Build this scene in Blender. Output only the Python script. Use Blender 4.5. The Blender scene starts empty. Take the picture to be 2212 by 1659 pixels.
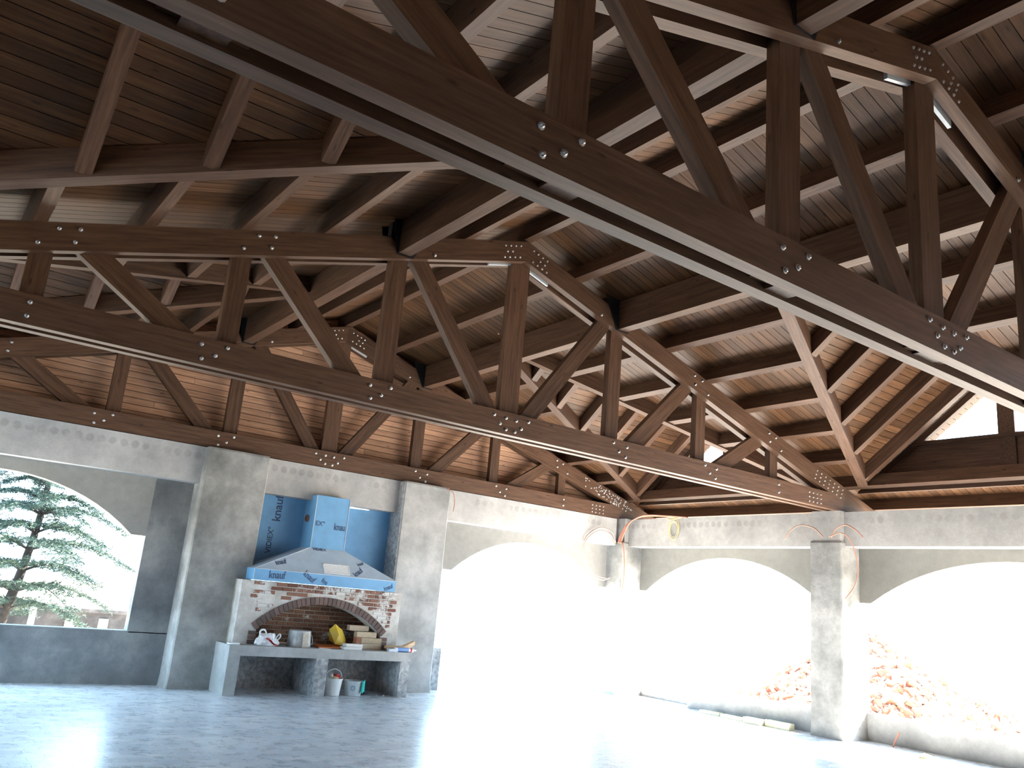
import bpy, bmesh, math, random
from mathutils import Vector, Matrix, noise
random.seed(7)
S = bpy.context.scene
COL = S.collection

# ------------------------------------------------------------------ camera
YAW, PITCH, ROLL, FPX = 0.61602, 0.25586, 0.08928, 1797.73
CAM = Vector((-5.5457, -12.8119, 1.5743))
cy_, sy_, cp_, sp_ = math.cos(YAW), math.sin(YAW), math.cos(PITCH), math.sin(PITCH)
fw = Vector((sy_*cp_, cy_*cp_, sp_)); rt = Vector((cy_, -sy_, 0)); up = rt.cross(fw)
rt2 = math.cos(ROLL)*rt + math.sin(ROLL)*up; up2 = -math.sin(ROLL)*rt + math.cos(ROLL)*up
cd = bpy.data.cameras.new('camera'); cam = bpy.data.objects.new('camera', cd); COL.objects.link(cam)
cam.matrix_world = Matrix(((rt2.x, up2.x, -fw.x, CAM.x), (rt2.y, up2.y, -fw.y, CAM.y),
                           (rt2.z, up2.z, -fw.z, CAM.z), (0, 0, 0, 1)))
cd.sensor_width = 36; cd.lens = FPX/2212*36; cd.clip_start = .05; cd.clip_end = 400
S.camera = cam

# ------------------------------------------------------------------ sky, sun, exposure
wd = bpy.data.worlds.new('world'); S.world = wd; wd.use_nodes = True
bg = wd.node_tree.nodes['Background']
bg.inputs['Color'].default_value = (.53, .78, 1.0, 1); bg.inputs['Strength'].default_value = 3.6
sd = bpy.data.lights.new('sun', 'SUN'); sun = bpy.data.objects.new('sun', sd); COL.objects.link(sun)
sd.energy = 34; sd.angle = .01; sd.color = (1, .88, .74)
sun.rotation_euler = Vector((-.80, .06, -.74)).to_track_quat('-Z', 'Y').to_euler()
sun.location = (20, -8, 12)
vs = S.view_settings
vs.view_transform = 'Standard'; vs.look = 'None'; vs.gamma = 1; vs.use_curve_mapping = False
vs.exposure = 1.75

# ------------------------------------------------------------------ helpers
WM = {}
def link(name, me, mat=None, parent=None, M=None):
    o = bpy.data.objects.new(name, me); COL.objects.link(o)
    M = M if M is not None else Matrix()
    WM[o.name] = M
    if parent is not None:
        o.parent = parent; o.matrix_parent_inverse = WM[parent.name].inverted()
    o.matrix_basis = M
    if mat is not None and me is not None and not me.materials: me.materials.append(mat)
    return o
def tag(o, label=None, cat=None, group=None, kind=None):
    if label: o['label'] = label
    if cat: o['category'] = cat
    if group: o['group'] = group
    if kind: o['kind'] = kind
    return o
def thing(name, loc, label, cat, group=None):
    return tag(link(name, None, M=Matrix.Translation(Vector(loc))), label, cat, group)
def mesh(verts, faces, fix=True, smooth=False):
    me = bpy.data.meshes.new('m'); me.from_pydata([tuple(v) for v in verts], [], faces)
    if fix:
        b = bmesh.new(); b.from_mesh(me); bmesh.ops.recalc_face_normals(b, faces=b.faces); b.to_mesh(me); b.free()
    if smooth: me.shade_smooth()
    me.update(); return me
BOX = [(0,1,3,2),(4,6,7,5),(0,4,5,1),(2,3,7,6),(0,2,6,4),(1,5,7,3)]
_cache = {}
def boxmesh(x0, x1, y0, y1, z0, z1):
    return mesh([(x, y, z) for x in (x0, x1) for y in (y0, y1) for z in (z0, z1)], BOX)
def box(name, x0, x1, y0, y1, z0, z1, mat, parent=None):
    """axis aligned box, origin at its base centre"""
    c = Vector(((x0+x1)/2, (y0+y1)/2, z0)); 
    me = boxmesh(x0-c.x, x1-c.x, y0-c.y, y1-c.y, 0, z1-z0)
    return link(name, me, mat, parent, Matrix.Translation(c))
def frame(o, x, zh):
    x = Vector(x).normalized(); zh = Vector(zh); y = zh.cross(x).normalized(); z = x.cross(y)
    return Matrix(((x.x,y.x,z.x,o[0]),(x.y,y.y,z.y,o[1]),(x.z,y.z,z.z,o[2]),(0,0,0,1)))
def beam(name, p0, p1, w, d, mat, parent=None, upv=(0,0,1), off=0.):
    """timber from p0 to p1, width w, depth d; off raises its bottom centre line above p0-p1"""
    p0 = Vector(p0); p1 = Vector(p1); L = (p1-p0).length
    key = (round(L,4), round(w,4), round(d,4), round(off,4), mat.name)
    me = _cache.get(key)
    if me is None:
        me = boxmesh(0, L, -w/2, w/2, off, off+d); me.materials.append(mat); _cache[key] = me
    return link(name, me, None, parent, frame(p0, p1-p0, upv))
def prism(name, poly, vec, mat, parent=None, xdir=(1,0,0), smooth=False):
    poly = [Vector(p) for p in poly]; vec = Vector(vec); n = len(poly)
    M = frame(poly[0], xdir, vec if abs(vec.normalized().dot(Vector(xdir).normalized())) < .99 else (0,1,0))
    Mi = M.inverted()
    v = [Mi @ p for p in poly] + [Mi @ (p+vec) for p in poly]
    f = [tuple(range(n)), tuple(range(2*n-1, n-1, -1))] + [(i, (i+1) % n, n+(i+1) % n, n+i) for i in range(n)]
    return link(name, mesh(v, f), mat, parent, M)
def tubemesh(pts, r, seg=6, r1=None):
    pts = [Vector(p) for p in pts]; V = []; F = []; n = len(pts)
    ref = Vector((.31, .52, .79))
    for i, p in enumerate(pts):
        t = (pts[min(i+1, n-1)] - pts[max(i-1, 0)]).normalized()
        a = t.cross(ref).normalized(); b = t.cross(a)
        rr = r if r1 is None else r+(r1-r)*i/(n-1)
        for k in range(seg):
            th = 2*math.pi*k/seg; V.append(p+rr*(a*math.cos(th)+b*math.sin(th)))
    for i in range(n-1):
        for k in range(seg):
            F.append((i*seg+k, i*seg+(k+1) % seg, (i+1)*seg+(k+1) % seg, (i+1)*seg+k))
    F.append(tuple(range(seg))); F.append(tuple(range((n-1)*seg, n*seg)))
    return mesh(V, F, smooth=True)
def bez(pts, n=8):
    """Catmull-Rom through pts"""
    P = [Vector(p) for p in pts]; P = [2*P[0]-P[1]] + P + [2*P[-1]-P[-2]]; out = []
    for i in range(1, len(P)-2):
        for k in range(n):
            t = k/n; a, b, c, d = P[i-1:i+3]
            out.append(.5*((2*b)+(c-a)*t+(2*a-5*b+4*c-d)*t*t+(3*b-a-3*c+d)*t**3))
    out.append(P[-2]); return out
def lathemesh(prof, seg=24):
    V = []; F = []; n = len(prof)
    for r, z in prof:
        for k in range(seg): V.append((r*math.cos(2*math.pi*k/seg), r*math.sin(2*math.pi*k/seg), z))
    for i in range(n-1):
        for k in range(seg): F.append((i*seg+k, i*seg+(k+1) % seg, (i+1)*seg+(k+1) % seg, (i+1)*seg+k))
    F.append(tuple(range(seg))); F.append(tuple(range((n-1)*seg, n*seg)))
    return mesh(V, F)
T_ = Matrix.Translation
def rotz(a): return Matrix.Rotation(a, 4, 'Z')

# ------------------------------------------------------------------ materials
def nt(name):
    m = bpy.data.materials.new(name); m.use_nodes = True; t = m.node_tree
    return m, t, t.nodes['Principled BSDF']
def N(t, typ, **kw):
    n = t.nodes.new(typ)
    for k, v in kw.items(): setattr(n, k, v)
    return n
def ramp(t, fac, stops):
    r = N(t, 'ShaderNodeValToRGB'); e = r.color_ramp.elements
    while len(e) < len(stops): e.new(.5)
    for i, (p, c) in enumerate(stops): e[i].position = p; e[i].color = (*c, 1)
    t.links.new(fac, r.inputs['Fac']); return r.outputs['Color']
def mixc(t, fac, a, b, mode='MIX'):
    m = N(t, 'ShaderNodeMix', data_type='RGBA', blend_type=mode)
    for s, v in ((m.inputs[0], fac), (m.inputs[6], a), (m.inputs[7], b)):
        if hasattr(v, 'links') or hasattr(v, 'is_linked'): t.links.new(v, s)
        elif isinstance(v, (int, float)): s.default_value = v
        else: s.default_value = (*v, 1)
    return m.outputs[2]
def noisef(t, vec, scale, detail=4, rough=.6):
    n = N(t, 'ShaderNodeTexNoise'); n.inputs['Scale'].default_value = scale
    n.inputs['Detail'].default_value = detail; n.inputs['Roughness'].default_value = rough
    if vec is not None: t.links.new(vec, n.inputs['Vector'])
    return n.outputs['Fac']
def bump(t, b, h, strength=.3, dist=.01):
    n = N(t, 'ShaderNodeBump'); n.inputs['Strength'].default_value = strength; n.inputs['Distance'].default_value = dist
    t.links.new(h, n.inputs['Height']); t.links.new(n.outputs['Normal'], b.inputs['Normal'])
def wood(name, dark, mid, light, rough=.55, spec=.35, var=.35):
    m, t, b = nt(name)
    tc = N(t, 'ShaderNodeTexCoord'); oi = N(t, 'ShaderNodeObjectInfo')
    ad = N(t, 'ShaderNodeVectorMath', operation='MULTIPLY_ADD')
    ad.inputs[1].default_value = (1, 1, 1)
    cb = N(t, 'ShaderNodeCombineXYZ'); mu = N(t, 'ShaderNodeMath', operation='MULTIPLY'); mu.inputs[1].default_value = 40
    t.links.new(oi.outputs['Random'], mu.inputs[0]); t.links.new(mu.outputs[0], cb.inputs[0]); t.links.new(mu.outputs[0], cb.inputs[1])
    t.links.new(tc.outputs['Object'], ad.inputs[0]); t.links.new(cb.outputs[0], ad.inputs[2])
    mp = N(t, 'ShaderNodeMapping'); mp.inputs['Scale'].default_value = (.9, 14, 14); t.links.new(ad.outputs[0], mp.inputs[0])
    g = noisef(t, mp.outputs[0], 2.2, 6, .65)
    mp2 = N(t, 'ShaderNodeMapping'); mp2.inputs['Scale'].default_value = (2.2, 7, 7); t.links.new(ad.outputs[0], mp2.inputs[0])
    k = N(t, 'ShaderNodeTexVoronoi'); k.inputs['Scale'].default_value = 1.3; t.links.new(mp2.outputs[0], k.inputs['Vector'])
    c = ramp(t, g, [(.28, dark), (.5, mid), (.75, light)])
    kn = ramp(t, k.outputs['Distance'], [(.05, (.25, .2, .18)), (.13, (1, 1, 1))])
    c = mixc(t, .75, c, kn, 'MULTIPLY')
    mr = N(t, 'ShaderNodeMapRange'); mr.inputs[3].default_value = 1-var; mr.inputs[4].default_value = 1+var
    t.links.new(oi.outputs['Random'], mr.inputs[0])
    hs = N(t, 'ShaderNodeHueSaturation'); t.links.new(c, hs.inputs['Color']); t.links.new(mr.outputs[0], hs.inputs['Value'])
    t.links.new(hs.outputs['Color'], b.inputs['Base Color'])
    b.inputs['Roughness'].default_value = rough; b.inputs['Specular IOR Level'].default_value = spec
    bump(t, b, g, .25, .004)
    return m
def concrete(name, c0, c1, c2, scale=1.1, rough=.9, bstr=.35, stains=None, pits=0.):
    m, t, b = nt(name)
    ge = N(t, 'ShaderNodeNewGeometry'); P = ge.outputs['Position']
    a = noisef(t, P, scale, 6, .62); f = noisef(t, P, 9, 5, .7); fine = noisef(t, P, 60, 3, .6)
    c = ramp(t, a, [(.30, c0), (.5, c1), (.68, c2)])
    c = mixc(t, .45, c, ramp(t, f, [(.3, (.72, .72, .72)), (.7, (1.12, 1.12, 1.12))]), 'MULTIPLY')
    c = mixc(t, .4, c, ramp(t, fine, [(.3, (.8, .8, .8)), (.7, (1.1, 1.1, 1.1))]), 'MULTIPLY')
    if pits:
        v = noisef(t, P, 14, 6, .75)
        c = mixc(t, pits, c, ramp(t, v, [(.42, (.28, .28, .3)), (.56, (1.15, 1.15, 1.15))]), 'MULTIPLY')
    if stains:
        sx = N(t, 'ShaderNodeSeparateXYZ'); t.links.new(P, sx.inputs[0])
        ax = sx.outputs['X' if stains == 'x' else 'Y']
        md = N(t, 'ShaderNodeMath', operation='PINGPONG'); md.inputs[1].default_value = .075; t.links.new(ax, md.inputs[0])
        zz = N(t, 'ShaderNodeMath', operation='SUBTRACT'); zz.inputs[1].default_value = 3.30; t.links.new(sx.outputs['Z'], zz.inputs[0])
        cm = N(t, 'ShaderNodeCombineXYZ'); t.links.new(md.outputs[0], cm.inputs[0]); t.links.new(zz.outputs[0], cm.inputs[1])
        ln = N(t, 'ShaderNodeVectorMath', operation='LENGTH'); t.links.new(cm.outputs[0], ln.inputs[0])
        wob = N(t, 'ShaderNodeMath', operation='MULTIPLY_ADD'); wob.inputs[1].default_value = .05; t.links.new(f, wob.inputs[0]); t.links.new(ln.outputs['Value'], wob.inputs[2])
        st = ramp(t, wob.outputs[0], [(.070, (.82, .81, .80)), (.086, (1, 1, 1))])
        pres = ramp(t, noisef(t, P, 1.4, 2), [(.42, (0, 0, 0)), (.55, (1, 1, 1))])
        c = mixc(t, pres, c, mixc(t, 1., c, st, 'MULTIPLY'))
    t.links.new(c, b.inputs['Base Color']); b.inputs['Roughness'].default_value = rough
    b.inputs['Specular IOR Level'].default_value = .25
    bump(t, b, f, bstr, .02)
    return m
def plain(name, col, rough=.5, metal=0., spec=.5, vary=.0, scale=20, sat=None):
    m, t, b = nt(name)
    tc = N(t, 'ShaderNodeTexCoord')
    f = noisef(t, tc.outputs['Object'], scale, 4, .6)
    lo = tuple(c*(1-vary) for c in col); hi = tuple(min(1, c*(1+vary)) for c in col)
    t.links.new(ramp(t, f, [(.3, lo), (.7, hi)]), b.inputs['Base Color'])
    b.inputs['Roughness'].default_value = rough; b.inputs['Metallic'].default_value = metal
    b.inputs['Specular IOR Level'].default_value = spec
    return m
def brickmat(name, a, b_, c, plaster=0.):
    m, t, b = nt(name)
    oi = N(t, 'ShaderNodeObjectInfo'); ge = N(t, 'ShaderNodeNewGeometry')
    col = ramp(t, oi.outputs['Random'], [(0, a), (.5, b_), (1, c)])
    f = noisef(t, ge.outputs['Position'], 30, 5, .7)
    col = mixc(t, .5, col, ramp(t, f, [(.3, (.65, .65, .65)), (.7, (1.15, 1.15, 1.15))]), 'MULTIPLY')
    if plaster:
        p = noisef(t, ge.outputs['Position'], 3.2, 6, .72)
        col = mixc(t, ramp(t, p, [(plaster, (0, 0, 0)), (plaster+.06, (1, 1, 1))]), col, (.62, .60, .57))
    t.links.new(col, b.inputs['Base Color']); b.inputs['Roughness'].default_value = .9
    bump(t, b, f, .4, .01)
    return m

M_BEAM = wood('wood_beam', (.046, .0225, .0130), (.084, .0425, .0245), (.135, .074, .046), .52, .28, .18)
M_BOARD = wood('wood_board', (.052, .0235, .0105), (.094, .0435, .0195), (.15, .073, .034), .5, .25, .30)
M_GABLE = wood('wood_gable_board', (.33, .175, .105), (.52, .295, .185), (.64, .41, .275), .6, .3, .22)
M_DECK = plain('deck_dark', (.03, .018, .012), .9)
M_BOLT = plain('galvanised_steel', (.62, .64, .66), .42, 1., .5, .1)
M_GUS = plain('galvanised_plate', (.5, .53, .55), .6, .3, .5, .1)
M_BLACK = plain('black_steel', (.012, .013, .016), .45, .3, .5)
M_PLAST = concrete('cement_plaster', (.135, .14, .144), (.215, .218, .22), (.32, .318, .31), 1.5)
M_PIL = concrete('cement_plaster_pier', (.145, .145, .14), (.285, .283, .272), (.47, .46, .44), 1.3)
M_PIL_LIT = concrete('lit_plaster_pier', (.27, .27, .265), (.40, .40, .39), (.54, .535, .525), 1.4)  # lighter copy of the pier plaster: bounce and glare put into the colour
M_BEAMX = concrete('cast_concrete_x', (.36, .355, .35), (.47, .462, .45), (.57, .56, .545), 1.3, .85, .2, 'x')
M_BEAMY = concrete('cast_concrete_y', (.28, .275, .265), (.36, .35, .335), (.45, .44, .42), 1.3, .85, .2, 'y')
M_PANEL = concrete('smooth_panel', (.255, .25, .238), (.29, .282, .268), (.33, .32, .30), .6, .8, .05)
M_PANELR = concrete('taupe_panel', (.175, .17, .155), (.205, .20, .182), (.24, .232, .21), .6, .8, .05)
M_ROUGH = concrete('rough_plaster', (.33, .33, .335), (.46, .46, .46), (.60, .60, .59), 2.2, .95, .6, None, .5)
M_SILL = concrete('sill_plaster', (.27, .27, .27), (.34, .34, .335), (.42, .42, .41), 1.6, .95, .5)
M_COUNTER = concrete('counter_concrete', (.32, .325, .32), (.41, .41, .40), (.50, .50, .49), 2.0, .85, .2)
M_MORTAR = concrete('lime_mortar', (.42, .39, .36), (.60, .58, .55), (.74, .73, .71), 3.0, .95, .5)
M_BRICK = brickmat('red_brick', (.15, .062, .044), (.21, .088, .060), (.27, .13, .09), .49)
M_MORTIN = concrete('firebox_mortar', (.24, .20, .16), (.38, .32, .25), (.52, .45, .34), 3.0, .95, .5)
M_BRICKIN = brickmat('firebox_brick', (.14, .062, .040), (.21, .095, .060), (.28, .14, .085), .57)
M_ARCHB = brickmat('arch_brick', (.105, .075, .070), (.15, .10, .09), (.19, .125, .105))
M_FIREB = brickmat('fire_brick', (.50, .40, .28), (.58, .47, .34), (.66, .56, .43))
M_BLUE = plain('blue_board', (.15, .36, .60), .5, 0, .4, .10, 4)
M_BLUEL = plain('blue_board_pale', (.50, .62, .74), .4, 0, .5, .14, 3)
M_INK = plain('print_ink', (.03, .07, .16), .6)
M_TAPE = plain('edge_tape', (.50, .56, .62), .6)
M_WHITE = plain('white_paint', (.88, .89, .90), .4, 0, .5, .03)

def floor_mat():
    m, t, b = nt('floor_tile')
    at = N(t, 'ShaderNodeAttribute'); at.attribute_name = 'rnd'
    oi = N(t, 'ShaderNodeObjectInfo'); ge = N(t, 'ShaderNodeNewGeometry')
    ad = N(t, 'ShaderNodeMath', operation='ADD'); t.links.new(at.outputs['Fac'], ad.inputs[0]); t.links.new(oi.outputs['Random'], ad.inputs[1])
    fr = N(t, 'ShaderNodeMath', operation='FRACT'); t.links.new(ad.outputs[0], fr.inputs[0])
    c = ramp(t, fr.outputs[0], [(0, (.58, .64, .71)), (.5, (.70, .76, .82)), (1, (.80, .84, .88))])
    f = noisef(t, ge.outputs['Position'], 5, 6, .7)
    c = mixc(t, .6, c, ramp(t, f, [(.3, (.75, .75, .76)), (.7, (1.1, 1.1, 1.1))]), 'MULTIPLY')
    t.links.new(c, b.inputs['Base Color'])
    rr = N(t, 'ShaderNodeMapRange'); rr.inputs[3].default_value = .22; rr.inputs[4].default_value = .34
    t.links.new(f, rr.inputs[0]); t.links.new(rr.outputs[0], b.inputs['Roughness'])
    b.inputs['Specular IOR Level'].default_value = .5
    bump(t, b, f, .08, .004)
    return m
M_TILE = floor_mat()
M_GROUT = plain('floor_grout', (.60, .66, .72), .4)

def glassmat():
    m, t, b = nt('window_glass'); o = t.nodes['Material Output']
    tr = N(t, 'ShaderNodeBsdfTransparent'); gl = N(t, 'ShaderNodeBsdfGlossy'); gl.inputs['Roughness'].default_value = .02
    fr = N(t, 'ShaderNodeFresnel'); fr.inputs['IOR'].default_value = 1.25
    mx = N(t, 'ShaderNodeMixShader'); t.links.new(fr.outputs[0], mx.inputs[0]); t.links.new(tr.outputs[0], mx.inputs[1]); t.links.new(gl.outputs[0], mx.inputs[2])
    t.links.new(mx.outputs[0], o.inputs['Surface']); return m
M_GLASS = glassmat()

# ------------------------------------------------------------------ building dimensions
SL = .304                      # roof slope
TY = [0., -5.05, -10.123]      # front faces of the three trusses, fireplace end first
PT, GAP = .095, .10            # plank thickness and the gap between the two planks
TC = [y+PT+GAP/2 for y in TY] + [-15.2+.145]
ZB0, ZB1 = 3.45, 3.715         # bottom chord
ZA0, ZA1 = 5.640, 5.905        # top chord at the apex, lower and upper edge
nrm = lambda s: Vector((s*SL, 0, 1)).normalized()
PD = .20                       # purlin depth
ZR = ZA1 + PD*math.sqrt(1+SL*SL)   # underside of the roof boards at the ridge
XV0, KV = 1.48, 2.56           # dormer valley in plan: X = XV0 + KV * t
XG = 7.10                      # dormer gable plane
XE = 8.4                       # eaves
YEND = -15.35
ztop = lambda x: ZA1-SL*abs(x)
zroof = lambda x: ZR-SL*abs(x)
DS = KV*SL                     # dormer roof slope
zdorm = lambda t: zroof(XV0)-DS*abs(t)

# ------------------------------------------------------------------ floor
floor = box('floor', -7.4, 7.6, YEND, .9, -.12, -.004, M_GROUT); tag(floor, kind='structure')
def project(p):
    d = Vector(p)-CAM; z = d.dot(fw)
    if z < .2: return None
    return (1106+FPX*d.dot(rt2)/z, 829.5-FPX*d.dot(up2)/z, z)
tl, tw, g = .30, .15, .0018
tiles = []
nx = int(15/tl); ny = int((.85-YEND)/tw)
for j in range(ny):
    for i in range(nx+1):
        x0 = -7.4+i*tl-(tl/2 if j % 2 else 0); y0 = YEND+j*tw
        if x0 < -7.4 or x0+tl > 7.5: continue
        q = project((x0+tl/2, y0+tw/2, 0)); a = 0
        if q and -20 < q[0] < 2232 and q[1] < 1690: a = 1/q[2]**3
        tiles.append((a, x0, y0))
tiles.sort(key=lambda v: -v[0])
tm = boxmesh(-tl/2+g/2, tl/2-g/2, -tw/2+g/2, tw/2-g/2, -.004, 0); tm.materials.append(M_TILE)
for a, x0, y0 in tiles[:300]:
    link('floor_tile', tm, None, floor, T_((x0+tl/2, y0+tw/2, 0)))
V = []; F = []; R_ = []
for a, x0, y0 in tiles[300:]:
    n = len(V); r = random.random()
    for z in (-.004, 0):
        V += [(x0+g/2, y0+g/2, z), (x0+tl-g/2, y0+g/2, z), (x0+tl-g/2, y0+tw-g/2, z), (x0+g/2, y0+tw-g/2, z)]
    F += [(n+4, n+5, n+6, n+7), (n, n+1, n+5, n+4), (n+1, n+2, n+6, n+5), (n+2, n+3, n+7, n+6), (n+3, n, n+4, n+7)]
    R_ += [r]*5
me = mesh(V, F, fix=False); at = me.attributes.new('rnd', 'FLOAT', 'FACE')
at.data.foreach_set('value', R_)
tag(link('floor_tiles', me, M_TILE, floor), kind='stuff')

# ------------------------------------------------------------------ walls
def arch_pts(u0, u1, zs=2.05, za=2.72, sh=.2, n=20):
    """underside of a hanging arched panel between u0 and u1: shoulders, then a segmental arch"""
    a, b = u0+sh, u1-sh; h = (b-a)/2; ri = za-zs; R = (h*h+ri*ri)/(2*ri); c = (a+b)/2; zc = za-R
    pts = [(u0, zs), (a, zs)]
    for i in range(1, n):
        u = a+(b-a)*i/n; pts.append((u, zc+math.sqrt(R*R-(u-c)**2)))
    return pts+[(b, zs), (u1, zs)]
def arch_panel(axis, u0, u1, v0, v1, mat, parent, zt=2.93, **kw):
    pts = arch_pts(u0, u1, **kw)
    P = (lambda u, z: (u, v0, z)) if axis == 'x' else (lambda u, z: (v0, u, z))
    vec = (0, v1-v0, 0) if axis == 'x' else (v1-v0, 0, 0)
    poly = [P(u, z) for u, z in pts]+[P(u1, zt), P(u0, zt)]
    return prism('arch_panel', poly, vec, mat, parent, (1, 0, 0) if axis == 'x' else (0, 1, 0))

# far wall with the fireplace
wf = box('wall_far', -6.5, -2.0, .25, .45, 0, .712, M_PLAST); tag(wf, kind='structure')
box('jamb', -2.56, -1.95, .25, .45, .70, 2.93, M_PLAST, wf)
arch_panel('x', -6.5, -2.56, .25, .45, M_PANEL, wf)
box('sill_cap', -6.5, -2.545, .235, .46, .70, .722, M_PLAST, wf)
arch_panel('x', 2.28, 6.75, .25, .45, M_PANEL, wf, sh=.45)
box('sill_stub', 2.28, 2.66, .2, .42, 0, .69, M_ROUGH, wf)
box('concrete_beam', -6.6, -2.0, 0, .5, 2.895, 3.44, M_BEAMX, wf)
box('concrete_beam', -1.06, 1.37, 0, .5, 2.895, 3.44, M_BEAMX, wf)
box('concrete_beam', 2.28, 6.5, 0, .5, 2.895, 3.44, M_BEAMX, wf)
def pilaster(x0, x1, y0, y1, z1, parent, name='pilaster', mat=None):
    """plastered pier with slightly worn, rounded edges and a flared foot"""
    c = .018; V = []; F = []
    lev = [(-.01, .016), (.05, .008), (.16, 0), (z1-.03, 0), (z1, -.012)]
    ring = lambda e: [(x0-e+c, y0-e), (x1+e-c, y0-e), (x1+e, y0-e+c), (x1+e, y1), (x0-e, y1), (x0-e, y0-e+c)]
    for z, e in lev: V += [(x, y, z) for x, y in ring(e)]
    for i in range(len(lev)-1):
        for k in range(6): F.append((i*6+k, i*6+(k+1) % 6, (i+1)*6+(k+1) % 6, (i+1)*6+k))
    F += [tuple(range(6)), tuple(range((len(lev)-1)*6, len(lev)*6))]
    return link(name, mesh(V, F), mat or M_PIL, parent)
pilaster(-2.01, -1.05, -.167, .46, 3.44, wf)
pilaster(1.365, 2.285, -.167, .46, 3.44, wf, mat=M_PIL_LIT)
box('rough_face', 1.352, 1.372, -.15, .26, .70, 3.42, M_ROUGH, wf)
# gable of planks behind the first truss
gw = prism('wall_gable', [(-8.2, .40, 3.44), (8.2, .40, 3.44), (8.2, .40, zroof(8.2)), (0, .40, ZR), (-8.2, .40, zroof(8.2))], (0, .08, 0), M_DECK)
tag(gw, kind='structure')
bh = .098; z = 3.45
while z < ZR-.05:
    z1 = z+bh-.010
    for xa, xb in ((-1, 1),):
        w0 = min(8.1, (ZR-z)/SL-.02); w1 = min(8.1, (ZR-z1)/SL-.02)
        if w1 <= .05: break
        cut = random.uniform(-.6, .6)*w1
        prism('plank', [(-w0, .375, z), (cut-.002, .375, z), (cut-.002, .375, z1), (-w1, .375, z1)], (0, .025, 0), M_GABLE, gw)
        prism('plank', [(cut+.002, .375, z), (w0, .375, z), (w1, .375, z1), (cut+.002, .375, z1)], (0, .025, 0), M_GABLE, gw)
    z += bh

# side walls
def side_wall(name, s):
    root = box(name, min(s*7.22, s*7.30), max(s*7.22, s*7.30), YEND, .45, -.1, .10, M_SILL); tag(root, kind='structure')
    X = lambda a, b: (min(s*a, s*b), max(s*a, s*b))
    cols = [(-.20, .50), (-5.10, -4.55), (-10.17, -9.62), (-15.35, -14.7)]
    for i, (c0, c1) in enumerate(cols):
        x0, x1 = X(6.55 if i else 6.50, 7.30)
        c = pilaster(x0, x1, c0, c1, 2.97, root, 'column')
        box('column_head', *X(6.57, 7.30), c0+.02, c1-.02, 2.95, 3.452, M_BEAMY, root)
    for i in range(3):
        y1, y0 = cols[i][0], cols[i+1][1]
        box('concrete_beam', *X(6.68, 7.30), y0-.02, y1+.02, 2.895, 3.44, M_BEAMY, root)
        arch_panel('y', y0-.01, y1+.01, s*7.05, s*7.25, M_PANELR, root)
        if s < 0 and i: box('light_block_infill', -7.22, -7.08, y0-.01, y1+.01, 0, 2.9, M_PLAST, root); continue  # unseen infill added to block light through the left arches
        if i == 0: box('sill_wall', *X(6.80, 7.05), y0-.01, y1-1.6, 0, .36, M_SILL, root)
        else: box('sill_wall', *X(7.02 if i == 2 else 7.20, 7.45), y0-.02, y1+.02, 0, .40, M_SILL, root)
    return root
wr = side_wall('wall_right', 1)
wl = side_wall('wall_left', -1)
wb = box('wall_back', -7.3, 7.3, -15.55, -15.35, 0, 2.95, M_PLAST); tag(wb, kind='structure')  # unseen wall, closed without openings to keep light off the trusses
box('concrete_beam', -7.3, 7.3, -15.75, -15.25, 2.895, 3.44, M_BEAMX, wb)
for xc in (-2.2, 2.2): box('pilaster', xc-.2, xc+.2, -15.6, -15.3, 0, 2.93, M_PIL, wb)
prism('gable_board', [(-8.2, -15.45, 3.44), (8.2, -15.45, 3.44), (8.2, -15.45, zroof(8.2)), (0, -15.45, ZR), (-8.2, -15.45, zroof(8.2))], (0, -.08, 0), M_GABLE, wb)

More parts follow.
